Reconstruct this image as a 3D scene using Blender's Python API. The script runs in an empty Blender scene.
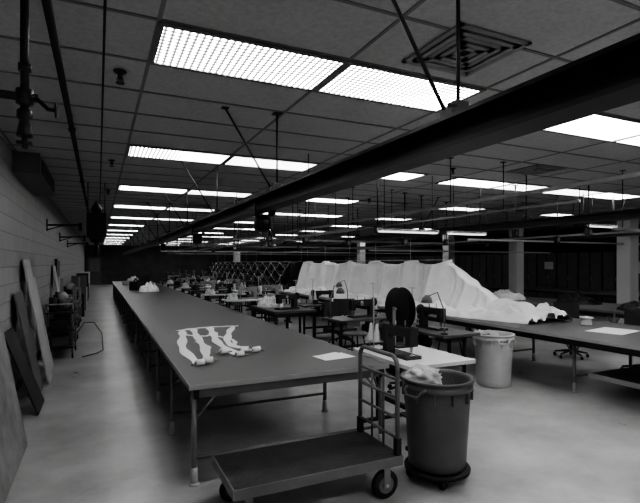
import bpy, bmesh, math, random
from mathutils import Vector, Matrix, noise
random.seed(7)
scene=bpy.context.scene
pi=math.pi
# ------------------------------------------------------------ materials
def mat(name,v,rough=.6,metal=0.,nscale=0,namp=0.,bump=0.,bscale=60.,rvar=0.,spec=.5,bdist=.01):
    m=bpy.data.materials.new(name); m.use_nodes=True
    nt=m.node_tree; b=nt.nodes['Principled BSDF']
    b.inputs['Base Color'].default_value=(v,v,v,1)
    b.inputs['Roughness'].default_value=rough
    b.inputs['Metallic'].default_value=metal
    b.inputs['Specular IOR Level'].default_value=spec
    tc=nt.nodes.new('ShaderNodeTexCoord')
    if nscale:
        n=nt.nodes.new('ShaderNodeTexNoise'); n.inputs['Scale'].default_value=nscale
        n.inputs['Detail'].default_value=6; n.inputs['Roughness'].default_value=.65
        nt.links.new(tc.outputs['Object'],n.inputs['Vector'])
        r=nt.nodes.new('ShaderNodeValToRGB')
        lo=max(0,v*(1-namp)); hi=min(1,v*(1+namp))
        r.color_ramp.elements[0].position=.3; r.color_ramp.elements[1].position=.7
        r.color_ramp.elements[0].color=(lo,lo,lo,1); r.color_ramp.elements[1].color=(hi,hi,hi,1)
        nt.links.new(n.outputs['Fac'],r.inputs['Fac']); nt.links.new(r.outputs['Color'],b.inputs['Base Color'])
        if rvar:
            mr=nt.nodes.new('ShaderNodeMapRange'); mr.inputs['To Min'].default_value=rough-rvar; mr.inputs['To Max'].default_value=rough+rvar
            nt.links.new(n.outputs['Fac'],mr.inputs['Value']); nt.links.new(mr.outputs['Result'],b.inputs['Roughness'])
    if bump:
        n2=nt.nodes.new('ShaderNodeTexNoise'); n2.inputs['Scale'].default_value=bscale; n2.inputs['Detail'].default_value=4
        nt.links.new(tc.outputs['Object'],n2.inputs['Vector'])
        bp=nt.nodes.new('ShaderNodeBump'); bp.inputs['Strength'].default_value=bump; bp.inputs['Distance'].default_value=bdist
        nt.links.new(n2.outputs['Fac'],bp.inputs['Height']); nt.links.new(bp.outputs['Normal'],b.inputs['Normal'])
    return m
def panel_mat(name,lo,hi):
    m=bpy.data.materials.new(name); m.use_nodes=True; nt=m.node_tree
    nt.nodes.clear(); out=nt.nodes.new('ShaderNodeOutputMaterial'); e=nt.nodes.new('ShaderNodeEmission')
    tc=nt.nodes.new('ShaderNodeTexCoord'); s=nt.nodes.new('ShaderNodeSeparateXYZ'); nt.links.new(tc.outputs['Object'],s.inputs[0])
    def ma(op,a,bv=None,bl=None):
        n=nt.nodes.new('ShaderNodeMath'); n.operation=op; nt.links.new(a,n.inputs[0])
        if bl is not None: nt.links.new(bl,n.inputs[1])
        elif bv is not None: n.inputs[1].default_value=bv
        return n.outputs[0]
    ax=ma('ABSOLUTE',ma('SINE',ma('MULTIPLY',s.outputs[0],pi/.045)))
    ay=ma('ABSOLUTE',ma('SINE',ma('MULTIPLY',s.outputs[1],pi/.045)))
    f=ma('MULTIPLY',ax,bl=ay); f=ma('POWER',f,3.2)
    g=ma('MULTIPLY',f,hi-lo); g=ma('ADD',g,lo)
    nt.links.new(g,e.inputs['Strength']); nt.links.new(e.outputs[0],out.inputs[0])
    return m
def brick_wall(name,v):
    m=mat(name,v,.6); nt=m.node_tree; b=nt.nodes['Principled BSDF']
    tc=nt.nodes.new('ShaderNodeTexCoord')
    sx=nt.nodes.new('ShaderNodeSeparateXYZ'); cx=nt.nodes.new('ShaderNodeCombineXYZ')
    nt.links.new(tc.outputs['Object'],sx.inputs[0])
    ad=nt.nodes.new('ShaderNodeMath'); ad.operation='ADD'
    nt.links.new(sx.outputs[0],ad.inputs[0]); nt.links.new(sx.outputs[1],ad.inputs[1])
    nt.links.new(ad.outputs[0],cx.inputs[0]); nt.links.new(sx.outputs[2],cx.inputs[1])
    br=nt.nodes.new('ShaderNodeTexBrick'); br.inputs['Scale'].default_value=1
    br.inputs['Brick Width'].default_value=.4; br.inputs['Row Height'].default_value=.2; br.inputs['Mortar Size'].default_value=.006
    br.inputs['Color1'].default_value=(v,v,v,1); br.inputs['Color2'].default_value=(v*.92,)*3+(1,); br.inputs['Mortar'].default_value=(v*.7,)*3+(1,)
    nt.links.new(cx.outputs[0],br.inputs['Vector']); nt.links.new(br.outputs['Color'],b.inputs['Base Color'])
    bp=nt.nodes.new('ShaderNodeBump'); bp.inputs['Distance'].default_value=.004; bp.invert=True
    nt.links.new(br.outputs['Fac'],bp.inputs['Height']); nt.links.new(bp.outputs['Normal'],b.inputs['Normal'])
    return m
M={}
M['floor']=mat('polished_concrete',.46,.32,nscale=1.1,namp=.30,bump=.05,bscale=14,rvar=.12)
M['ceil']=mat('ceiling_tile',.50,.9,nscale=30,namp=.12,bump=.2,bscale=150)
M['tbar']=mat('ceiling_tbar',.22,.6)
M['wall']=brick_wall('painted_block',.42)
M['wall2']=mat('dark_wall',.06,.8,nscale=1,namp=.3)
M['wallb']=mat('back_wall_paint',.10,.8,nscale=1,namp=.3)
M['ttop']=mat('table_linoleum',.11,.42,nscale=2.2,namp=.2,rvar=.08,bump=.04,bscale=8)
M['tedge']=mat('table_edge',.34,.45)
M['steel']=mat('grey_painted_steel',.24,.4,.3,nscale=5,namp=.2)
M['lsteel']=mat('light_steel',.5,.35,.5)
M['dsteel']=mat('dark_painted_steel',.025,.45,.2)
M['black']=mat('black_rubber',.012,.6)
M['iron']=mat('black_beam_paint',.012,.38,.1)
M['flange']=mat('lighter_flange',.045,.4,.4)  # bottom flange, a paler and more metallic grey than web and top
M['can']=mat('grey_plastic_can',.11,.42,nscale=3,namp=.15)
M['can2']=mat('light_plastic_can',.5,.5,nscale=3,namp=.1)
M['deck']=mat('cart_deck',.035,.5,nscale=6,namp=.5,bump=.3,bscale=30)
M['white']=mat('white_laminate',.72,.4)
M['paper']=mat('paper',.85,.8)
M['web']=mat('white_webbing',.85,.85,bump=.4,bscale=120)
M['chute']=mat('white_parachute_nylon',.84,.8,nscale=3,namp=.06,bump=.5,bscale=9,bdist=.02)
M['dchute']=mat('dark_parachute_nylon',.012,.5,nscale=2,namp=.5)
M['lace']=mat('light_canopy_hem',.55,.7)
M['wood']=mat('plywood',.28,.6,nscale=3,namp=.35)
M['woodl']=mat('pale_board',.55,.5,nscale=2,namp=.1)
M['dark']=mat('dark_board',.04,.6,nscale=3,namp=.3)
M['locker']=mat('locker_paint',.16,.45,nscale=2,namp=.2)
M['mid']=mat('mid_grey_paint',.16,.5,nscale=4,namp=.15)
M['tilegrey']=mat('diffuser_paint',.30,.6)
M['lens_off']=mat('unlit_lens',.6,.4)
M['col']=mat('column_paint',.7,.6)
M['plastic']=mat('clear_bag_plastic',.5,.18,spec=.8)
M['chrome']=mat('chrome',.6,.2,.9)
M['machine']=mat('sewing_machine_enamel',.045,.22,.1)
M['machl']=mat('sewing_machine_light_enamel',.38,.3)
M['lamp']=panel_mat('prismatic_lens',.07,14.)
M['lamp_mid']=panel_mat('prismatic_lens_mid',.06,10.)
M['lamp_dim']=panel_mat('prismatic_lens_dim',.05,5.)
def emis(name,s):
    m=bpy.data.materials.new(name); m.use_nodes=True; nt=m.node_tree; nt.nodes.clear()
    o=nt.nodes.new('ShaderNodeOutputMaterial'); e=nt.nodes.new('ShaderNodeEmission'); e.inputs[1].default_value=s
    nt.links.new(e.outputs[0],o.inputs[0]); return m
M['strip']=emis('strip_tube',.35)
# ------------------------------------------------------------ builder
class B:
    def __init__(s): s.bm=bmesh.new(); s.mats=[]
    def mi(s,m):
        m=M[m]
        if m not in s.mats: s.mats.append(m)
        return s.mats.index(m)
    def box(s,x0,x1,y0,y1,z0,z1,m,rot=None,piv=None):
        k=s.mi(m); vs=[]
        for z in(z0,z1):
            for x,y in((x0,y0),(x1,y0),(x1,y1),(x0,y1)):
                p=Vector((x,y,z))
                if rot is not None:
                    c=Vector(piv) if piv is not None else Vector(((x0+x1)/2,(y0+y1)/2,(z0+z1)/2))
                    p=rot@(p-c)+c
                vs.append(s.bm.verts.new(p))
        for f in((3,2,1,0),(4,5,6,7),(0,1,5,4),(1,2,6,5),(2,3,7,6),(3,0,4,7)):
            fc=s.bm.faces.new([vs[i] for i in f]); fc.material_index=k
        return s
    def tube(s,pts,r,m,seg=10,closed=False,flat=1.):
        k=s.mi(m); pts=[Vector(p) for p in pts]; n=len(pts); rings=[]
        rs=r if isinstance(r,(list,tuple)) else [r]*n
        t0=(pts[1]-pts[0]).normalized()
        up=Vector((0,0,1)) if abs(t0.z)<.9 else Vector((1,0,0))
        nrm=(up-t0*up.dot(t0)).normalized()
        for i,p in enumerate(pts):
            if closed: t=(pts[(i+1)%n]-pts[i-1]).normalized()
            else: t=(pts[min(i+1,n-1)]-pts[max(i-1,0)]).normalized()
            nrm=(nrm-t*nrm.dot(t))
            nrm=nrm.normalized() if nrm.length>1e-6 else t.orthogonal().normalized()
            bi=t.cross(nrm)
            rings.append([s.bm.verts.new(p+(nrm*math.cos(a)*flat+bi*math.sin(a))*rs[i]) for a in[2*pi*j/seg for j in range(seg)]])
        for i in range(n if closed else n-1):
            a=rings[i]; b=rings[(i+1)%n]
            for j in range(seg):
                f=s.bm.faces.new((a[j],a[(j+1)%seg],b[(j+1)%seg],b[j])); f.material_index=k; f.smooth=True
        if not closed:
            for rg in(rings[0][::-1],rings[-1]):
                f=s.bm.faces.new(rg); f.material_index=k
        return s
    def cyl(s,p0,p1,r,m,seg=12,r1=None): return s.tube([p0,p1],[r,r if r1 is None else r1],m,seg)
    def lathe(s,prof,c,m,seg=32,axis='z'):
        k=s.mi(m); rings=[]
        for r,z in prof:
            ring=[]
            for j in range(seg):
                a=2*pi*j/seg; p=(r*math.cos(a),r*math.sin(a),z)
                if axis=='x': p=(z,r*math.cos(a),r*math.sin(a))
                if axis=='y': p=(r*math.sin(a),z,r*math.cos(a))
                ring.append(s.bm.verts.new(Vector(p)+Vector(c)))
            rings.append(ring)
        for a,b in zip(rings,rings[1:]):
            for j in range(seg):
                f=s.bm.faces.new((a[j],a[(j+1)%seg],b[(j+1)%seg],b[j])); f.material_index=k; f.smooth=True
        for rg,pr in((rings[0][::-1],prof[0]),(rings[-1],prof[-1])):
            if pr[0]>1e-4:
                f=s.bm.faces.new(rg); f.material_index=k
        return s
    def grid(s,fn,nu,nv,m,smooth=True,mfn=None):
        k=s.mi(m)
        vs=[[s.bm.verts.new(fn(i/nu,j/nv)) for j in range(nv+1)] for i in range(nu+1)]
        for i in range(nu):
            for j in range(nv):
                f=s.bm.faces.new((vs[i][j],vs[i+1][j],vs[i+1][j+1],vs[i][j+1])); f.smooth=smooth
                f.material_index=k if mfn is None else s.mi(mfn(i/nu,j/nv))
        return s
    def mesh(s,name):
        me=bpy.data.meshes.new(name); s.bm.to_mesh(me); s.bm.free()
        for m in s.mats: me.materials.append(m)
        return me
    def done(s,name,loc=(0,0,0),rz=0.,bev=0.,solid=0.):
        return place(s.mesh(name),name,loc,rz,bev,solid)
def place(me,name,loc=(0,0,0),rz=0.,bev=0.,solid=0.):
    o=bpy.data.objects.new(name,me); scene.collection.objects.link(o)
    o.location=loc; o.rotation_euler=(0,0,rz)
    if solid:
        md=o.modifiers.new('solid','SOLIDIFY'); md.thickness=solid
    if bev:
        md=o.modifiers.new('bevel','BEVEL'); md.width=bev; md.segments=2; md.limit_method='ANGLE'
    return o
def arc(c,r,a0,a1,n,plane='xz'):
    out=[]
    for i in range(n+1):
        a=a0+(a1-a0)*i/n; u=r*math.cos(a); v=r*math.sin(a)
        if plane=='xz': out.append((c[0]+u,c[1],c[2]+v))
        elif plane=='yz': out.append((c[0],c[1]+u,c[2]+v))
        else: out.append((c[0]+u,c[1]+v,c[2]))
    return out
# ------------------------------------------------------------ room
XL,XR,Y0,Y1,H=-.95,17.,-3.5,40.,3.02
B().box(XL-.2,XR+.2,Y0-.2,Y1+.2,-.2,0,'floor').done('floor')
B().box(XL-.2,XR+.2,Y0-.2,Y1+.2,H,H+.2,'ceil').done('ceiling')
B().box(XL-.2,XL,Y0,Y1,0,H,'wall').done('wall_left')
B().box(XR,XR+.2,Y0,Y1,0,H,'wall2').done('wall_right')
B().box(XL-.2,XR+.2,Y1,Y1+.2,0,H,'wallb').done('wall_back')
B().box(XL-.2,XR+.2,Y0-.2,Y0,0,H,'mid').done('wall_front')
B().box(XL,XL+.015,Y0,Y1,0,.1,'dsteel').done('baseboard_left')
g=B()
x=.31-1.22
while x<XR:
    g.box(x-.012,x+.012,Y0,Y1,H-.006,H+.002,'tbar'); x+=1.22
y=2.78-.61*10
while y<Y1:
    if y>Y0: g.box(XL,XR,y-.012,y+.012,H-.007,H+.001,'tbar')
    y+=.61
g.done('trim_ceiling_grid')
# lights
LM=['lamp','lamp_mid','lamp_dim','lens_off']
def fixture(dims,w=1.22):
    g=B()
    for n,dm in enumerate(dims):
        x0=n*w
        g.box(x0+.02,x0+w-.02,.03,.58,H-.012,H-.008,LM[dm])
        for a in((x0,x0+.03,0,.61),(x0+w-.03,x0+w,0,.61),(x0+.03,x0+w-.03,0,.035),(x0+.03,x0+w-.03,.575,.61)):
            g.box(a[0],a[1],a[2],a[3],H-.02,H,'mid')
    return g.mesh('fluorescent_ceiling_light')
cache={}
def fx(dims,x,y,w=1.22):
    k=(dims,w)
    if k not in cache: cache[k]=fixture(dims,w)
    place(cache[k],'fluorescent_ceiling_light',(x,y,0))
for i in range(-2,12):
    yy=2.78+3.05*i
    if yy<Y0+.1: continue
    if i<=0: fx((0,0),.31,yy); fx((0,0),3.97,yy); fx((1,1),7.63,yy); fx((2,2),11.29,yy); continue
    fx((1,2) if i<5 else (1,3),.31,yy)
    if i==1: fx((0,),3.97,yy,.61); fx((1,2),5.19,yy)
    else: fx(((1,3),(2,1))[i%2],3.97,yy)
    fx(((2,1),(2,3))[(i+1)%2] if i<3 else ((1,3),(2,3))[i%2],7.63,yy)
    if i%2==0: fx((2,2),11.29,yy)
def diffuser(loc):
    g=B()
    for k in range(5):
        r=.285-k*.052; z=H-.005-.006*(k%2)
        for a in((-r,r,-r,-r+.036),(-r,r,r-.036,r),(-r,-r+.036,-r,r),(r-.036,r,-r,r)):
            g.box(a[0],a[1],a[2],a[3],z-.012,z,'tilegrey')
    g.box(-.28,.28,-.28,.28,H-.004,H-.001,'black')
    g.done('ceiling_air_diffuser',loc)
diffuser((2.14,2.36,0)); diffuser((5.8,4.9,0)); diffuser((9.,8,0)); diffuser((2.1,11.3,0))
def sprinkler(loc):
    g=B()
    g.lathe([(.045,H-.012),(.04,H-.02),(.018,H-.03),(.014,H-.06),(.008,H-.075)],(0,0,0),'dsteel',16)
    g.tube([(-.012,0,H-.05),(-.02,0,H-.07),(-.006,0,H-.09)],.004,'dsteel',6)
    g.tube([(.012,0,H-.05),(.02,0,H-.07),(.006,0,H-.09)],.004,'dsteel',6)
    g.lathe([(.03,H-.09),(.03,H-.096)],(0,0,0),'dsteel',12)
    g.done('fire_sprinkler',loc)
for p in((.14,3.63),(.16,6.8),(.17,9.6),(4.6,5.3),(5.2,8.6),(3.4,7.2)): sprinkler((p[0],p[1],0))
# ------------------------------------------------------------ overhead beam
def ibeam(xc,y0,y1,zb,zt,w,name):
    g=B()
    g.box(xc-w/2,xc+w/2,y0,y1,zb,zb+.02,'flange')
    g.box(xc-w/2,xc+w/2,y0,y1,zt-.018,zt,'iron')
    g.box(xc-.008,xc+.008,y0,y1,zb+.02,zt-.016,'iron')
    return g.done(name)
ZB=2.165
ibeam(1.48,-2.0,34,ZB,2.31,.15,'overhead_trolley_beam')
def hanger(x,y,zt,brace=True,side=-1):
    g=B()
    g.cyl((0,0,zt),(0,0,H-.004),.009,'dsteel',8)
    g.box(-.07,.07,-.04,.04,zt+.002,zt+.03,'dsteel'); g.box(-.035,.035,-.03,.03,zt+.03,zt+.07,'dsteel')
    g.cyl((-.05,0,zt),(-.05,0,zt+.055),.012,'dsteel',6); g.cyl((.05,0,zt),(.05,0,zt+.055),.012,'dsteel',6)
    g.box(-.04,.04,-.04,.04,H-.01,H-.001,'dsteel')
    if brace:
        g.cyl((side*.05,.03,zt+.03),(side*.47,.04,H-.004),.009,'dsteel',8)
        g.box(side*.47-.03,side*.47+.03,.01,.07,H-.01,H-.001,'dsteel')
    g.done('beam_hanger_rod',(x,y,0))
for i in range(-1,13): hanger(1.48,1.67+2.4*i,2.31)
def trolley(x,y,zb):
    g=B()
    g.box(-.012,.012,-.12,.12,-.02,-.004,'iron')
    for s in(-1,1):
        for yy in(-.06,.06):
            g.cyl((s*.085,yy,.045),(s*.10,yy,.045),.026,'dsteel',14)
        g.box(s*.1-.006,s*.1+.006,-.1,.1,-.04,.07,'iron')
    g.box(-.1,.1,-.04,.04,-.05,-.035,'iron')
    g.lathe([(.02,-.07),(.075,-.065),(.085,-.03),(.085,.03),(.075,.065),(.02,.07)],(0,0,-.12),'iron',20,'x')
    g.cyl((0,0,-.035),(0,0,-.06),.015,'iron',8)
    g.tube([(0,0,-.2),(0,0,-.24),(.02,0,-.26),(.03,0,-.28),(.01,0,-.3),(-.02,0,-.285)],.007,'iron',8)
    g.tube([(.06,.02,-.12),(.2,.15,-.24),(.4,.35,-.28),(.65,.6,-.2),(.85,.8,.03),(.9,.88,.3),(.9,.9,H-zb-.002)],.006,'dsteel',6)
    g.done('trolley_hoist',(x,y,zb))
trolley(1.48,4.5,ZB); trolley(1.48,7.9,ZB); trolley(1.48,12.5,ZB)
ibeam(5.95,-2,30,2.19,2.31,.12,'overhead_trolley_beam')
for i in range(0,11): hanger(5.95,2.6+2.6*i,2.31,i%2==0,1)
ibeam(9.6,0,30,2.19,2.31,.12,'overhead_trolley_beam')
for i in range(0,10): hanger(9.6,3.4+2.8*i,2.31,i%2==1,1)
def strut(p0,p1,m='steel',w=.04,name='suspended_strut_rail',rods=()):
    g=B(); p0=Vector(p0);p1=Vector(p1)
    if abs(p1.x-p0.x)<1e-6: g.box(p0.x-w/2,p0.x+w/2,p0.y,p1.y,p0.z-w/2,p0.z+w/2,m)
    else: g.box(p0.x,p1.x,p0.y-w/2,p0.y+w/2,p0.z-w/2,p0.z+w/2,m)
    for r in rods:
        q=p0+(p1-p0)*r
        g.cyl((q.x,q.y,q.z-.03),(q.x,q.y,H-.004),.007,'dsteel',6)
        g.box(q.x-.03,q.x+.03,q.y-.03,q.y+.03,q.z-w/2-.008,q.z-w/2,'dsteel')
        g.box(q.x-.03,q.x+.03,q.y-.03,q.y+.03,H-.01,H-.001,'dsteel')
    return g.done(name)
strut((4.15,-1,2.40),(4.15,30,2.40),rods=[.02+.084*k for k in range(12)])
strut((7.6,-1,2.45),(7.6,30,2.45),rods=[.03+.09*k for k in range(11)])
strut((3.1,5.5,2.1),(3.1,24,2.1),'mid',rods=[.03+.09*k for k in range(11)])
strut((2.2,9.4,2.14),(8.2,9.4,2.14),rods=(.05,.35,.65,.95))
strut((1.9,12.6,2.1),(10.5,12.6,2.1),'mid',rods=(.05,.3,.6,.95))
strut((1.9,16.5,2.05),(12,16.5,2.05),'lsteel',rods=(.05,.3,.6,.95))
strut((3.,21,2.05),(12,21,2.05),'lsteel',rods=(.05,.3,.6,.95))
strut((6.8,4.4,2.15),(11.2,4.4,2.15),rods=(.05,.5,.95))
strut((6.8,7.4,2.13),(13.2,7.4,2.13),'lsteel',rods=(.05,.5,.95))
strut((6.4,10.6,1.98),(13.2,10.6,1.98),'lsteel',rods=(.05,.5,.95))
strut((4.97,3.6,2.36),(4.97,26,2.36),'mid',.03,rods=[.05+.12*k for k in range(8)])
strut((8.5,2,2.2),(8.5,26,2.2),'steel',.035,rods=[.05+.12*k for k in range(8)])
def strip_light(x0,x1,y,z):
    g=B()
    g.box(x0,x1,y-.05,y+.05,z,z+.035,'col'); g.box(x0+.02,x1-.02,y-.045,y+.045,z-.02,z,'strip')
    for x in(x0+.1,x1-.1): g.cyl((x,y,z+.03),(x,y,H-.002),.006,'dsteel',6)
    g.done('hanging_strip_light')
strip_light(3.76,4.85,5.95,2.13); strip_light(5.08,5.85,5.95,2.13); strip_light(8.7,9.5,6.1,2.38)
def power_drop(x,y,z0=1.95):
    g=B()
    g.cyl((0,0,z0+.1),(0,0,H-.003),.011,'dsteel',8)
    g.box(-.05,.05,-.035,.035,z0,z0+.13,'dsteel'); g.box(-.03,.03,-.04,-.034,z0+.03,z0+.1,'mid')
    g.lathe([(.05,H-.015),(.05,H-.002)],(0,0,0),'dsteel',12)
    g.done('power_drop_outlet',(x,y,0))
for p in((3.3,7.6,2.0),(3.4,9.8,2.0),(3.9,6.2,2.1),(4.75,8.7,2.),(6.6,6.0,2.1),(7.4,5.2,2.1),(3.3,12,2.),(3.3,15,2.),(8.3,6.5,2.05),(4.7,11.2,2.),(8.9,9.,2.05),(3.3,18,2.),(5.4,7.6,2.),(2.9,8.4,2.05),(7.1,8.4,2.05)): power_drop(*p)
# pipes left
g=B()
g.cyl((-.22,-3.4,2.88),(-.22,39.9,2.88),.022,'dsteel',12)
for i in range(14):
    y=-1.2+3.05*i
    g.cyl((-.22,y,2.9),(-.22,y,H-.002),.006,'dsteel',6); g.tube(arc((-.22,y,2.88),.028,0,2*pi,12)[:-1],.005,'dsteel',6,True)
g.done('ceiling_sprinkler_pipe')
g=B()
g.cyl((.03,-3,2.93),(.03,39,2.93),.007,'dsteel',8)
for i in range(12):
    g.cyl((.03,i*3.3,2.93),(.03,i*3.3,H-.002),.005,'dsteel',6)
g.done('ceiling_conduit')
g=B()
g.cyl((0,0,2.24),(0,0,H-.002),.017,'dsteel',12)
g.lathe([(.03,2.19),(.032,2.2),(.02,2.26),(.03,2.27),(.03,2.30),(.02,2.31)],(0,0,0),'dsteel',14)
g.cyl((0,0,2.14),(0,0,2.2),.012,'dsteel',10); g.cyl((-.03,0,2.165),(.03,0,2.165),.008,'dsteel',8)
g.cyl((-.17,0,2.36),(.05,0,2.36),.018,'dsteel',10)
g.lathe([(.012,2.32),(.034,2.33),(.034,2.39),(.012,2.40)],(0,0,0),'dsteel',14)
g.tube([(.03,0,2.36),(.05,-.02,2.35),(.09,-.03,2.31),(.12,-.03,2.31)],.009,'dsteel',8)
g.tube(arc((.12,-.03,2.31),.03,0,2*pi,16,'yz')[:-1],.005,'dsteel',6,True)
g.lathe([(.025,2.47),(.025,2.5)],(0,0,0),'dsteel',12)
g.box(-.2,-.16,-.025,.025,2.33,2.39,'dsteel')
g.done('air_line_valve_drop',(-.285,2.36,0))
g=B()
g.box(-.15,.15,-.13,.13,2.08,2.5,'dsteel')
for k in range(7): g.box(-.13,.13,-.155,-.13,2.12+k*.052,2.135+k*.052,'iron',Matrix.Rotation(.5,3,'X'))
g.cyl((-.13,0,2.5),(-.13,0,H-.002),.008,'dsteel',6); g.cyl((.13,0,2.5),(.13,0,H-.002),.008,'dsteel',6)
g.lathe([(.08,2.0),(.11,2.04),(.12,2.08)],(0,0,0),'dsteel',16)
g.lathe([(.04,1.78),(.07,1.84),(.05,1.9),(.03,2.0)],(0,0,0),'dsteel',14)
g.lathe([(.05,2.5),(.09,2.54),(.06,2.62),(.02,2.7)],(-.0,0,0),'dsteel',14)
g.done('hanging_unit_heater',(-.03,8.9,0))
for yy,zz in((11.,2.42),(14.5,2.35),(18.,2.3)):
    g=B()
    g.box(XL,XL+.02,-.06,.06,zz-.12,zz+.12,'dsteel'); g.cyl((XL,0,zz),(-.35,0,zz+.02),.018,'dsteel',8)
    g.cyl((XL,0,zz-.1),(-.65,0,zz),.01,'dsteel',8); g.box(-.37,-.31,-.04,.04,zz-.1,zz+.06,'dsteel')
    g.done('wall_bracket_arm',(0,yy,0))
B().box(XL,-.66,6.8,9.0,2.76,H-.001,'mid').box(-.67,-.65,7.0,8.8,2.8,2.97,'dsteel').done('wall_air_conditioner',bev=.008)
g=B().box(XL+.001,XL+.05,12.9,13.3,1.2,1.75,'dsteel').box(XL+.001,XL+.06,13.5,13.75,1.3,1.7,'mid')
g.box(XL+.05,XL+.06,12.93,13.27,1.24,1.71,'mid')
g.done('breaker_box')
# ------------------------------------------------------------ long table
def pipe_leg(g,x,y,top):
    g.cyl((x,y,.0),(x,y,top),.021,'steel',12)
    g.cyl((x,y,.0),(x,y,.13),.027,'lsteel',12)
    g.lathe([(.04,0),(.04,.012),(.028,.02)],(x,y,0),'lsteel',12)
def long_table(name,x0,x1,y0,y1,z=.76,shelf=None,pitch=1.15,edge='tedge',top='ttop',inset=.04,apr=True):
    g=B()
    g.box(x0,x1,y0,y1,z-.035,z,top)
    t=.006
    g.box(x0-t,x0,y0-t,y1+t,z-.04,z-.001,edge); g.box(x1,x1+t,y0-t,y1+t,z-.04,z-.001,edge); g.box(x0,x1,y0-t,y0,z-.04,z-.001,edge); g.box(x0,x1,y1,y1+t,z-.04,z-.001,edge)
    if apr:
        for x in(x0+.05,x1-.05): g.box(x-.02,x+.02,y0+.02,y1-.02,z-.115,z-.035,'dsteel')
    g.box(x0+.05,x1-.05,y0+.04,y0+.08,z-.115,z-.035,'mid')
    y=y0+.06; n=0
    while y<y1:
        for x,s in((x0+inset,1),(x1-inset,-1)):
            pipe_leg(g,x,y,z-.035)
            g.tube([(x,y,z-.28),(x+s*.2,y,z-.06)],.011,'steel',8)
            g.tube([(x,y+.01,z-.28),(x,y+.2,z-.06)],.009,'steel',8)
        g.cyl((x0+inset,y,.2),(x1-inset,y,.2),.014,'mid',8)
        y+=pitch
    if shelf:
        g.box(x0+.35,x1-.1,shelf[0],shelf[1],.24,.265,'mid')
        g.box(x0+.34,x0+.35,shelf[0],shelf[1],.22,.28,'tedge')
    return g.done(name)
long_table('parachute_packing_table',.605,2.32,3.51,25.)
long_table('parachute_packing_table',5.2,6.95,-.8,27.,shelf=(-.6,3.9),pitch=1.6,inset=.3)
long_table('parachute_packing_table',8.6,10.3,1.5,24.,pitch=2.,edge='mid')
long_table('parachute_packing_table',13.4,14.9,3,24.,pitch=2.4,edge='mid')
# ------------------------------------------------------------ harness straps on table
def strap(g,pts,w,m='web',z=.762):
    P=[Vector((p[0],p[1],z)) for p in pts]; out=[]
    for i in range(len(P)-1):
        p0=P[max(i-1,0)];p1=P[i];p2=P[i+1];p3=P[min(i+2,len(P)-1)]
        for k in range(8):
            t=k/8; out.append(.5*((2*p1)+(p2-p0)*t+(2*p0-5*p1+4*p2-p3)*t*t+(-p0+3*p1-3*p2+p3)*t**3))
    out.append(P[-1]); n=len(out)-1
    def fn(u,v):
        i=min(int(round(u*n)),n); t=(out[min(i+1,n)]-out[max(i-1,0)]).normalized(); s=Vector((-t.y,t.x,0))
        zz=.004+.008*abs(noise.noise(out[i]*4+Vector((3,1,2))))+.006*math.sin(u*17)**2
        ww=w*(1+.25*math.sin(u*23+pts[0][0]*9))
        return out[i]+s*(v-.5)*ww+Vector((0,0,zz*(1-(2*v-1)**4*.6)))
    g.grid(fn,n,4,m)
g=B()
strap(g,[(.93,6.35),(1.3,6.52),(1.78,6.5)],.10)
strap(g,[(1.0,6.42),(.93,5.9),(.79,5.0),(.80,4.22)],.09)
strap(g,[(1.16,6.5),(1.10,6.0),(.99,4.9),(.885,4.28)],.08)
strap(g,[(1.38,6.5),(1.3,5.9),(1.2,5.2),(1.22,4.45)],.09)
strap(g,[(1.72,6.5),(1.5,5.9),(1.30,5.1),(1.42,4.6)],.08)
strap(g,[(.95,6.0),(1.15,5.75),(1.35,5.95)],.06)
strap(g,[(1.0,5.4),(1.05,5.0),(.97,4.75)],.05); strap(g,[(1.3,5.7),(1.4,5.3),(1.3,4.9)],.045)
for (x,y,a) in((.80,4.14,.2),(.89,4.22,-.3),(1.12,4.60,.4),(1.22,4.38,.1),(1.33,4.60,-.5),(1.43,4.53,.3)):
    d=Vector((math.cos(a),math.sin(a),0))*.038
    c=Vector((x,y,.789))
    g.tube([c-d,c-d*.95,c+d*.95,c+d],[.014,.027,.027,.014],'web',14)
    g.tube([c-d*1.3,c-d],.012,'chrome',8)
    for s in(-1,1): g.tube(arc((c.x+s*d.x*1.6,c.y-.01,.775),.02,0,2*pi,12,'xy')[:-1],.004,'chrome',6,True)
g.done('webbing_harness')
B().box(-.17,.17,-.12,.12,.7605,.762,'paper').box(-.1,.15,-.05,.14,.7622,.7636,'paper',Matrix.Rotation(.25,3,'Z')).done('paper_sheet',(2.03,4.0,0),.12)
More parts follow.
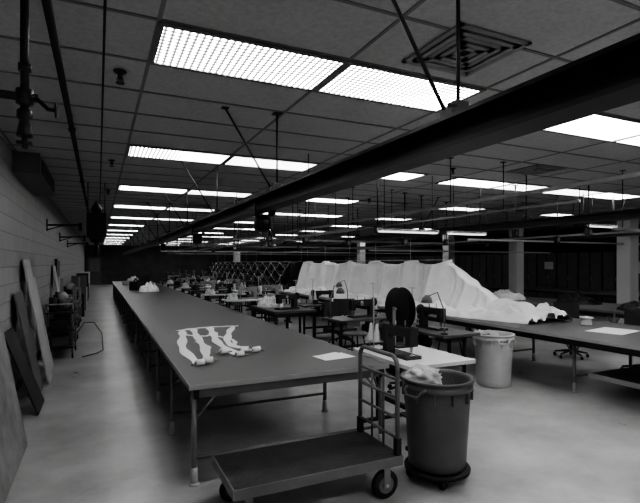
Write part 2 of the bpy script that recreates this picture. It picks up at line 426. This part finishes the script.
# ------------------------------------------------------------ platform cart
g=B()
X0,X1,YA,YB,Z=.73,1.92,2.74,3.30,.30
g.box(X0,X1,YA,YB,Z-.03,Z,'deck')
g.box(X0-.01,X1+.01,YA-.01,YA,Z-.06,Z+.004,'mid'); g.box(X0-.01,X1+.01,YB,YB+.01,Z-.06,Z+.004,'mid')
g.box(X0-.01,X0,YA,YB,Z-.06,Z+.004,'mid'); g.box(X1,X1+.01,YA,YB,Z-.06,Z+.004,'mid')
for x in(X0+.08,X1-.12):
    g.box(x-.03,x+.03,YA+.02,YB-.02,Z-.07,Z-.03,'dsteel')
for x,y,r in((X0+.1,YA+.07,.075),(X0+.1,YB-.07,.075),(X1-.1,YA+.06,.10),(X1-.1,YB-.06,.10)):
    g.lathe([(r*.3,-.024),(r*.62,-.022),(r*.66,-.018),(r*.9,-.022),(r,-.014),(r,.014),(r*.9,.022),(r*.66,.018),(r*.62,.022),(r*.3,.024)],(x,y,r),'black',24,'y')
    g.lathe([(r*.6,-.024),(r*.6,.024)],(x,y,r),'mid',16,'y')
    g.cyl((x,y-.04,r),(x,y+.04,r),.012,'lsteel',8)
    for s in(-1,1): g.box(x-.025,x+.025,y+s*.034-.003,y+s*.034+.003,r-.02,Z-.06,'steel')
    g.box(x-.04,x+.04,y-.045,y+.045,Z-.075,Z-.055,'steel')
xh=X1-.02; r=.016
pts=[(xh,YA+.02,Z)]+[(xh,YA+.02,.84)]+[(xh,YA+.02+.07*(1-math.cos(a)),.90+.09*math.sin(a)) for a in[k*pi/12 for k in range(7)]]
pts+=[(xh,YB-.02-.07*(1-math.cos(a)),.90+.09*math.sin(a)) for a in[pi/2-k*pi/12 for k in range(7)]]+[(xh,YB-.02,.84),(xh,YB-.02,Z)]
g.tube(pts,r,'mid',10)
for z in(.42,.56,.70,.83): g.cyl((xh,YA+.02,z),(xh,YB-.02,z),.011,'mid',8)
for y in(YA+.2,YB-.2): g.cyl((xh,y,Z),(xh,y,.83),.009,'mid',8)
g.box(xh-.02,xh+.02,YA,YA+.04,Z,Z+.12,'dsteel'); g.box(xh-.02,xh+.02,YB-.04,YB,Z,Z+.12,'dsteel')
g.done('platform_cart')
# ------------------------------------------------------------ trash cans
def trash(name,loc,m,rt=.27,rb=.215,h=.68,z0=.10,bag=True,rz=0,fill='dark',bx=-.1,by=.05,bh=.12):
    g=B()
    prof=[(rb-.02,z0),(rb,z0+.015)]
    for k in range(1,9): prof.append((rb+(rt-.012-rb)*k/9,z0+.015+(h-.1)*k/9))
    zt=z0+h
    prof+=[(rt-.014,zt-.085),(rt+.004,zt-.08),(rt+.006,zt-.05),(rt-.004,zt-.045),(rt-.002,zt-.02),(rt+.014,zt-.018),(rt+.016,zt-.003),(rt+.008,zt),(rt-.012,zt-.004),(rt-.016,zt-.03),(rb-.005,z0+.05),(0.0001,z0+.045)]
    g.lathe(prof,(0,0,0),m,48)
    for k in range(12):
        a=2*pi*k/12; R=Matrix.Rotation(a,3,'Z')
        g.box(rt-.035,rt+.004,-.006,.006,zt-.16,zt-.085,m,R,(0,0,0))
    for a in(0,pi):
        c=Vector((math.cos(a),math.sin(a),0)); t=Vector((-c.y,c.x,0)); b=c*(rt+.0)
        g.tube([b+t*.08+Vector((0,0,zt-.05)),b+c*.045+t*.075+Vector((0,0,zt-.06)),b+c*.055+t*.05+Vector((0,0,zt-.10)),b+c*.055-t*.05+Vector((0,0,zt-.10)),b+c*.045-t*.075+Vector((0,0,zt-.06)),b-t*.08+Vector((0,0,zt-.05))],.011,m,8)
    if z0>.05:
        g.lathe([(rb-.02,z0-.03),(rb+.03,z0-.028),(rb+.035,z0-.005),(rb+.028,z0+.004),(rb-.02,z0)],(0,0,0),'black',32)
        for k in range(4):
            a=pi/4+k*pi/2; x=math.cos(a)*(rb-.01); y=math.sin(a)*(rb-.01)
            g.lathe([(.015,-.014),(.033,-.012),(.035,0),(.033,.012),(.015,.014)],(x,y,.035),'black',16,'x')
            g.box(x-.02,x+.02,y-.02,y+.02,.045,z0-.028,'dsteel')
    def fn(u,v):
        a=u*2*pi; rr=(1-v)*(rt-.035)
        n=noise.noise(Vector((math.cos(a)*3*(1-v),math.sin(a)*3*(1-v),loc[0])))
        return Vector((rr*math.cos(a),rr*math.sin(a),zt-.14+n*.04))
    g.grid(fn,40,12,fill)
    if bag:
        def fb(u,v):
            a=u*2*pi; ph=v*pi
            d=Vector((math.cos(a)*math.sin(ph),math.sin(a)*math.sin(ph),math.cos(ph)))
            n=noise.noise(d*2.3+Vector((loc[0],0,0)))+.6*noise.noise(d*5.)+.35*noise.noise(d*11.)
            k=1+.45*n
            return Vector((bx+d.x*.13*k,by+d.y*.13*k,zt-.03+d.z*bh*k))
        g.grid(fb,48,24,'plastic')
    return g.done(name,loc,rz)
trash('trash_can',(2.36,2.90,0),'can',rt=.262,rz=.3,bx=-.07,by=.07,bh=.09)
trash('trash_can',(4.85,4.78,0),'can2',rt=.262,z0=.0,h=.70,bag=True,rz=1.2,fill='white',bx=.05,by=.05,bh=.05)
# ------------------------------------------------------------ sewing stations
def sewing_head_mesh(m):
    g=B()
    g.box(-.24,.24,-.085,.085,0,.03,m)
    g.box(.13,.22,-.045,.045,.03,.25,m)
    g.box(-.22,.22,-.04,.04,.20,.285,m)
    g.box(-.24,-.16,-.045,.045,.12,.29,m)
    g.tube([(.13,0,.17),(.10,0,.20),(.05,0,.21)],.03,m,10)
    g.cyl((-.205,-.0,.035),(-.205,0,.13),.008,'chrome',8); g.box(-.22,-.19,-.03,.02,.031,.039,'chrome')
    g.cyl((-.18,0,.06),(-.18,0,.13),.006,'chrome',8)
    g.lathe([(.01,.22),(.05,.222),(.07,.232),(.074,.245),(.07,.258),(.05,.262),(.01,.27)],(0,0,.24),m,24,'x')
    g.cyl((-.1,0,.28),(-.1,0,.35),.004,'chrome',6); g.cyl((.05,0,.28),(.05,0,.33),.008,'chrome',6)
    g.lathe([(.03,-.065),(.035,-.06),(.03,-.04)],(-.05,0,.24),'chrome',14,'y')
    g.cyl((.30,.1,0),(.30,.1,.56),.008,'lsteel',8); g.cyl((.22,.1,.54),(.38,.1,.54),.005,'lsteel',6)
    g.box(.2,.4,.04,.16,.10,.11,'lsteel')
    for x in(.24,.35): g.lathe([(.038,.11),(.036,.125),(.014,.27),(.012,.28)],(x,.1,0),'white',16)
    return g.mesh('sewing_machine')
SM=sewing_head_mesh('machine'); SML=sewing_head_mesh('machl')
def stable_mesh(L=1.2,W=.6,top='white'):
    g=B(); z=.76
    g.box(-L/2,L/2,-W/2,W/2,z-.035,z,top)
    for s in(-1,1):
        x=s*(L/2-.1)
        g.box(x-.02,x+.02,-W/2+.04,W/2-.04,.0,.035,'dsteel')
        for yy in (-.12,.12):
            g.box(x-.018,x+.018,yy-.018,yy+.018,.03,z-.035,'dsteel')
        g.box(x-.02,x+.02,-W/2+.06,W/2-.06,z-.07,z-.035,'dsteel')
    g.box(-L/2+.1,L/2-.1,.10,.14,.25,.29,'dsteel')
    g.box(-.2,.15,-.2,.06,.10,.115,'dsteel',Matrix.Rotation(.25,3,'X'))
    g.cyl((.12,-.05,.12),(.15,.0,.5),.006,'lsteel',6)
    g.cyl((.05,.02,.56),(.30,.02,.56),.075,'dsteel',18); g.box(.1,.2,-.03,.07,.6,z-.03,'dsteel')
    g.box(-.45,-.2,-.22,.1,z-.13,z-.035,'mid')
    return g.mesh('sewing_table')
ST=stable_mesh(); STD=stable_mesh(1.2,.6,'ttop')
def lamp(x,y,rz):
    g=B()
    g.lathe([(.045,0),(.045,.015),(.02,.02)],(0,0,.76),'dsteel',14)
    g.tube([(0,0,.78),(.0,0,1.05),(.1,0,1.28),(.25,0,1.22)],.008,'mid',8)
    g.lathe([(.075,0),(.06,.06),(.03,.09),(.012,.1)],(.26,0,1.14),'mid',18)
    g.done('task_lamp',(x,y,0),rz)
def cloth_pile(name,loc,rx,ry,h,m='chute',seed=0):
    g=B()
    def fn(u,v):
        x=2*u-1;y=2*v-1; e=max(0,1-(x*x+y*y)); e=e**.5 if e>0 else 0
        n=noise.noise(Vector((x*2.5+seed,y*2.5,seed)))+.5*noise.noise(Vector((x*7+seed,y*7,1)))+.3*noise.noise(Vector((x*15,y*15,seed)))
        s=1/max(1,math.sqrt(x*x+y*y))
        return Vector((x*rx*s,y*ry*s,max(.003,e*h*(1+.9*n)+.004)))
    g.grid(fn,40,40,m); return g.done(name,loc)
def station(x,y,rz,light=False,topl=True,zt=.76,cl=None):
    place(ST if topl else STD,'sewing_table',(x,y,0),rz,.003)
    place(SML if light else SM,'sewing_machine',(x,y,zt),rz,.012)
    lamp(x-.5*math.cos(rz)-.2*math.sin(rz),y-.5*math.sin(rz)+.2*math.cos(rz),rz+.3)
    if cl: cloth_pile('folded_cloth_pile',(x-.42*math.cos(rz)+.1*math.sin(rz),y-.42*math.sin(rz)-.1*math.cos(rz),.762),.14,.16,.12,cl,x*y)
def stool(x,y,h=.6,rz=0):
    g=B()
    g.lathe([(.15,h-.03),(.18,h-.025),(.185,h-.005),(.17,h+.012),(.0001,h+.018)],(0,0,0),'mid',28)
    for k in range(4):
        a=pi/4+k*pi/2; c=Vector((math.cos(a),math.sin(a),0))
        g.cyl(c*.13+Vector((0,0,h-.03)),c*.22,.012,'dsteel',8)
    R=.13+.09*(h-.2)/h
    g.tube([(R*math.cos(a),R*math.sin(a),.2) for a in[k*2*pi/20 for k in range(20)]],.008,'dsteel',6,True)
    g.done('work_stool',(x,y,0),rz)
def chair(x,y,rz):
    g=B()
    for k in range(5):
        a=2*pi*k/5; c=Vector((math.cos(a),math.sin(a),0))
        g.tube([c*.03+Vector((0,0,.12)),c*.27+Vector((0,0,.075))],[.022,.014],'dsteel',8)
        g.lathe([(.01,-.02),(.03,-.018),(.03,.018),(.01,.02)],c*.27+Vector((0,0,.03)),'black',12,'x')
    g.cyl((0,0,.1),(0,0,.42),.025,'dsteel',12)
    g.box(-.22,.22,-.21,.21,.42,.49,'dark')
    g.tube([(0,.15,.43),(0,.27,.44),(0,.29,.55),(0,.26,.75)],.016,'dsteel',8)
    g.grid(lambda u,v:Vector(((u-.5)*.42,.20+.05*(1-(2*u-1)**2)+.02,.62+v*.32)),10,6,'dark')
    g.grid(lambda u,v:Vector(((u-.5)*.42,.235+.05*(1-(2*u-1)**2)+.02,.62+v*.32)),10,6,'dark')
    g.done('swivel_chair',(x,y,0),rz,.01)
place(stable_mesh(1.0,.74,'white'),'sewing_table',(2.78,3.82,0),pi/2,.003)
place(SM,'sewing_machine',(2.62,3.78,.76),pi/2,.012)
g=B()
for s in(-1,1):
    g.lathe([(.03,s*.035),(.225,s*.035),(.23,s*.038),(.225,s*.041),(.03,s*.041)],(0,0,.40),'black',40,'x')
g.lathe([(.13,-.034),(.13,.034)],(0,0,.40),'dark',30,'x')
g.cyl((-.08,0,.40),(.08,0,.40),.014,'chrome',10)
for s in(-1,1):
    g.box(s*.07-.008,s*.07+.008,-.02,.02,.02,.42,'lsteel')
g.box(-.1,.1,-.12,.12,0,.02,'dsteel')
g.done('webbing_reel_stand',(2.92,4.20,.76))
station(3.95,6.75,.1,False,False); station(4.1,5.15,pi/2,False,False)
station(3.35,11.3,0,True,cl='chute'); station(4.45,9.3,pi,False,False,cl='chute'); station(3.3,13.6,0,False,cl='chute'); station(4.3,12.3,0,True,False,cl='dchute')
for k in range(5): station(3.3,15.8+k*2.0,0,k%2==0,k%2==1,cl='chute' if k%2 else 'dchute'); station(4.55,15+k*2.2,pi,k%2==1,k%2==0,cl='chute')
stool(4.93,5.75); stool(3.5,6.2); stool(3.4,10.6); stool(3.1,13.,.5); stool(4.5,13.1); chair(3.9,7.45,.3); chair(7.5,5.6,-.6); chair(4.5,8.5,2.8); chair(3.55,4.95,1.9)
stool(7.4,7.3); chair(7.6,8.2,1.); chair(7.35,4.3,2.)
def work_table(x0,x1,y0,y1,z=.76):
    g=B(); g.box(x0,x1,y0,y1,z-.04,z,'ttop')
    for x in(x0+.04,x1-.04):
        for y in(y0+.04,y1-.04): g.box(x-.025,x+.025,y-.025,y+.025,0,z-.04,'dsteel')
    g.box(x0+.03,x1-.03,y0+.02,y0+.05,z-.11,z-.04,'dsteel'); g.box(x0+.03,x1-.03,y1-.05,y1-.02,z-.11,z-.04,'dsteel')
    g.box(x0+.02,x0+.05,y0+.03,y1-.03,z-.11,z-.04,'dsteel'); g.box(x1-.05,x1-.02,y0+.03,y1-.03,z-.11,z-.04,'dsteel')
    g.box(x0+.06,x1-.06,y0+.06,y1-.06,.15,.17,'dsteel')
    g.done('work_bench',bev=.003)
work_table(2.9,3.75,8.1,9.6)
place(SM,'sewing_machine',(3.3,8.5,.76),.3,.012)
cloth_pile('folded_cloth_pile',(3.2,9.2,.76),.26,.32,.16,seed=3)
def box_obj(name,loc,sx,sy,sz,m,rz=0):
    g=B(); t=.012
    g.box(-sx/2,sx/2,-sy/2,sy/2,0,t,m)
    g.box(-sx/2,-sx/2+t,-sy/2,sy/2,t,sz,m); g.box(sx/2-t,sx/2,-sy/2,sy/2,t,sz,m)
    g.box(-sx/2+t,sx/2-t,-sy/2,-sy/2+t,t,sz,m); g.box(-sx/2+t,sx/2-t,sy/2-t,sy/2,t,sz,m)
    g.box(-sx/2-.008,sx/2+.008,-sy/2-.008,sy/2+.008,sz-.02,sz-.012+.0,m)
    g.done(name,loc,rz,.003)
for i in range(9):
    y=15.5+i*1.0
    if i%2: box_obj('storage_bin',(random.uniform(1.0,1.9),y,.762),.35,.3,random.uniform(.15,.35),random.choice(['dark','dark','mid','can2']),random.uniform(0,1))
    else: cloth_pile('folded_cloth_pile',(random.uniform(1.2,1.9),y,.762),.3,.35,.2,'dchute' if i%4 else 'chute',i+5)
# ------------------------------------------------------------ parachutes (hung over a line above the table)
def hung(name,s0,s1,hangs,zc0,m,xc=6.05,seed=0,nu=800,falls=None,pud=.5,sag=.09,amp=1.,loops=False):
    g=B(); zb=.775
    def crest(s):
        if falls and s<=hangs[0]:
            for (a,za),(b,zb2) in zip(falls,falls[1:]):
                if s<=b:
                    q=(s-a)/(b-a); return za+(zb2-za)*q+.05*noise.noise(Vector((s*3,1,1)))
        for a,b in zip(hangs,hangs[1:]):
            if s<=b:
                q=max(0,(s-a)/(b-a)); return zc0-sag*(1-(2*q-1)**2)*(1+.9*noise.noise(Vector((a,0,0))))
        return zc0
    def fn(u,v):
        s=s0+(s1-s0)*u; zc=crest(s); hh=zc-zb
        if v<.5: t=v/.5; sg=-1
        else: t=(1-v)/.5; sg=1
        soft=min(1,max(.3,hh/.8))
        q1=max(0,(t-.3)/.7)
        # vertical folds: fixed along the drop, only drifting slightly
        ph=s*2*pi*1.25+3.0*noise.noise(Vector((s*.8,0,seed)))+.35*(1-q1)*noise.noise(Vector((s*.6,2,seed)))
        P=math.sin(ph)-.35*math.cos(2*ph+1)
        P2=math.sin(s*2*pi*3.3+4*noise.noise(Vector((s*1.3,1,seed))))
        if t>.3:
            q=q1
            x=.09+.17*(1-q)**1.3
            x+=amp*(.10*P+.045*P2)*(1-q**3*.6)*soft
            z=zb+.06+(hh-.06)*q
            x+=.035*noise.noise(Vector((s*3.5,q*1.2,seed)))
        else:
            q=t/.3
            n=noise.noise(Vector((s*2.4,q*1.4,seed+5)))+.6*noise.noise(Vector((s*5.5,q*3,seed)))+.3*noise.noise(Vector((s*12,q*6,seed)))
            x=.26+pud*(1-q)+amp*(.10*P+.045*P2)*soft*(.4+.6*q)+.05*n*(1-q)
            z=zb+.06*q+max(0,(.07+.15*n))*math.sin(min(1,q*1.1)*pi)**.6 if q>0 else zb
            if q<.01: z=.766
        y=s+.05*noise.noise(Vector((s*2,v*3,9)))
        if falls and s<falls[2][0]:
            k=.6+.4*(s-s0)/(falls[2][0]-s0); x*=k
            z+=.10*noise.noise(Vector((s*4,v*9,5)))*(1 if t>.1 else 0)
        x=max(x,.01)
        return Vector((xc+sg*min(x,.82),y,max(z,.766)))
    g.grid(fn,nu,80,m)
    for h in hangs: g.cyl((xc,h,zc0-.02),(xc,h,2.19),.004,'web',6)
    g.cyl((xc,hangs[0],zc0-.01),(xc,hangs[-1],zc0-.01),.005,'web',6)
    if loops:
        for j,(top,dep) in enumerate(((1.70,.20),(1.50,.24),(1.28,.26),(1.08,.24))):
            y=s0+.05+.3*j
            while y<s1-1.:
                W=.95+.25*noise.noise(Vector((y,j,5)))
                d2=dep*(1+.5*noise.noise(Vector((y,j,9))))
                def sw(u,v): # dark gathered swag with a light hem
                    c=1-(2*u-1)**2
                    return Vector((xc-.42-.04*j-.05*math.sin(v*9+u*3)*c,y+W*u,top-.03-(d2*c)*v))
                g.grid(sw,12,6,'dchute')
                g.tube([sw(i/12,1.)+Vector((-.02,0,0)) for i in range(13)],.015,'lace',5)
                y+=W+.02
    return g.done(name)
hung('draped_parachute',4.85,13.9,[7.1,8.3,9.7,11.0,12.5,13.8],1.72,'chute',falls=[(4.85,.86),(5.4,1.04),(6.1,1.14),(6.65,1.42),(7.1,1.68)])
hung('dark_draped_parachute',14.2,26.5,[14.3,15.8,17.3,19.2,20.7,23,24.7,26.3],1.72,'dchute',seed=4,nu=420,pud=.25,amp=.35,sag=.04,loops=True)
B().box(-.3,.3,-.22,.22,.7605,.763,'paper').done('paper_sheet',(6.1,3.95,0),.2)
B().lathe([(.07,0),(.075,.02),(.06,.09),(.09,.10),(.085,.115),(.0001,.13)],(0,0,0),'white',24).done('tape_roll_tub',(6.35,4.5,.76))
for i in range(7):
    cloth_pile('folded_cloth_pile',(9.4+random.uniform(-.3,.3),3.6+i*1.7,.76),.35,.5,.14,'dchute' if i%3 else 'chute',i+20)
# ------------------------------------------------------------ columns, right side
for p in((12.,7.4),(12.8,11.6),(12.8,15.),(7.6,28.),(12.8,22)):
    B().box(-.17,.17,-.17,.17,0,H,'col').box(-.19,.19,-.19,.19,0,.12,'mid').done('support_column',(p[0],p[1],0),bev=.01)
g=B()
y=-2.
while y<30:
    g.box(16.4,16.98,y,y+.9,0,2.1,'dark'); g.box(16.385,16.4,y+.02,y+.43,.08,2.05,'locker'); g.box(16.385,16.4,y+.47,y+.88,.08,2.05,'locker')
    g.box(16.37,16.385,y+.40,y+.42,1.0,1.15,'lsteel'); y+=.93
g.done('storage_locker_row')
for y,z,w,h in((9.6,1.3,.3,.4),(8.0,1.35,.25,.3),(13.,1.4,.4,.3)):
    B().box(16.360,16.369,y,y+w,z,z+h,'paper').done('posted_notice')
B().box(-.75,.2,Y1-.05,Y1-.001,0,2.1,'mid').box(-.62,.07,Y1-.06,Y1-.05,1.,1.95,'steel').done('door_1')
# ------------------------------------------------------------ left wall objects
def lean(name,y0,y1,h,m,foot=-.62,top=None,t=.02,lat=0.,n_st=1):
    top=XL+.03 if top is None else top
    g=B(); k=g.mi(m)
    for q in range(n_st):
        f0=foot-q*(t+.012); tp=top-q*(t+.012); dx=f0-tp; zz=math.sqrt(max(.01,h*h-dx*dx))-.02*q
        n=Vector((zz,0,dx)).normalized()*t
        vs=[]
        for off in(Vector((0,0,0)),n):
            for (x,y,z) in((f0,y0-.03*q,0),(f0,y1-.05*q,0),(tp,y1+lat-.05*q,zz),(tp,y0+lat,zz)):
                vs.append(g.bm.verts.new(Vector((x,y,z+.001))+off))
        for f in((3,2,1,0),(4,5,6,7),(0,1,5,4),(1,2,6,5),(2,3,7,6),(3,0,4,7)):
            fc=g.bm.faces.new([vs[i] for i in f]); fc.material_index=k
    g.done(name,bev=.002)
lean('leaning_plywood_panel',3.0,5.0,1.15,'wood',foot=-.60,top=-.80,t=.02,n_st=3)
lean('leaning_dark_panel',5.9,6.5,.95,'dark',foot=-.60)
lean('leaning_white_board',7.35,7.95,1.72,'woodl',foot=-.62)
lean('leaning_white_board',8.15,8.6,1.45,'woodl',foot=-.66)
lean('leaning_plywood_panel',6.65,7.2,1.3,'mid',foot=-.68)
lean('leaning_white_board',11.9,12.5,1.6,'woodl',foot=-.7)
def util_cart(x,y,rz,tall=0):
    g=B()
    for a in(-.2,.2):
        for b in(-.3,.3):
            g.cyl((a,b,.06),(a,b,.85+tall),.013,'steel',8)
            g.lathe([(.01,-.014),(.045,-.012),(.045,.012),(.01,.014)],(a,b,.045),'black',12,'x')
    for z in(.2,.5,.8):
        g.box(-.22,.22,-.32,.32,z-.02,z,'dsteel')
        for s in(-1,1): g.box(s*.22-.006,s*.22+.006,-.32,.32,z,z+.06,'steel')
    if tall:
        g.cyl((-.2,-.3,.85+tall),(-.2,.3,.85+tall),.013,'steel',8); g.cyl((.2,-.3,.85+tall),(.2,.3,.85+tall),.013,'steel',8)
        for k in range(5): g.lathe([(.03,0),(.09,.005),(.09,.012),(.04,.014),(.04,.07),(.09,.072),(.09,.08),(.03,.082)],(0,-.24+k*.1,.8+tall*.6),'mid' if k%2 else 'lsteel',18,'y')
    else: g.tube([(-.2,-.3,.85),(-.2,-.42,.95),(.2,-.42,.95),(.2,-.3,.85)],.012,'lsteel',8)
    g.cyl((-.1,-.1,.8),(-.1,-.1,1.05),.06,'dark',12); g.cyl((.08,.1,.8),(.08,.1,.98),.07,'mid',14)
    g.box(-.15,.12,-.2,.1,.5,.66,'dark'); g.box(-.12,.15,-.1,.2,.2,.36,'mid')
    for k in range(5): g.tube(arc((.0,.1+.03*k,.85),.16,0,2*pi,18,'yz')[:-1],.007,'lsteel' if k%2 else 'dsteel',6,True)
    g.done('utility_cart',(x,y,0),rz)
util_cart(-.62,9.5,.05); util_cart(-.62,10.3,.1,.35); util_cart(-.64,11.2,-.1); util_cart(-.66,14.,0,.4); util_cart(-.66,15.1,.05)
g=B(); g.tube([(-.35,10.0,.35),(-.25,10.15,.5),(-.08,10.15,.5),(.06,10.,.3),(.08,9.8,.01),(-.02,9.5,.012),(-.25,9.2,.012)],.01,'mid',8)
g.done('air_hose')
for i in range(6):
    box_obj('storage_bin',(-.62,16.5+i*2.1,0),.45,.6,.7+.5*(i%2),['dark','mid','white'][i%3])
# ------------------------------------------------------------ camera, world
cam=bpy.data.cameras.new('camera'); co=bpy.data.objects.new('camera',cam); scene.collection.objects.link(co)
co.location=(0,0,1.65); co.rotation_euler=(pi/2,0,-math.radians(25.2))
cam.sensor_width=36; cam.lens=471/640*36; cam.shift_y=11.5/640; cam.clip_end=200
scene.camera=co
w=bpy.data.worlds.new('world'); scene.world=w; w.use_nodes=True
w.node_tree.nodes['Background'].inputs[0].default_value=(.5,.5,.5,1); w.node_tree.nodes['Background'].inputs[1].default_value=.05
scene.view_settings.view_transform='AgX'
try: scene.view_settings.look='AgX - High Contrast'
except Exception as e: print(e)
scene.view_settings.exposure=1.9
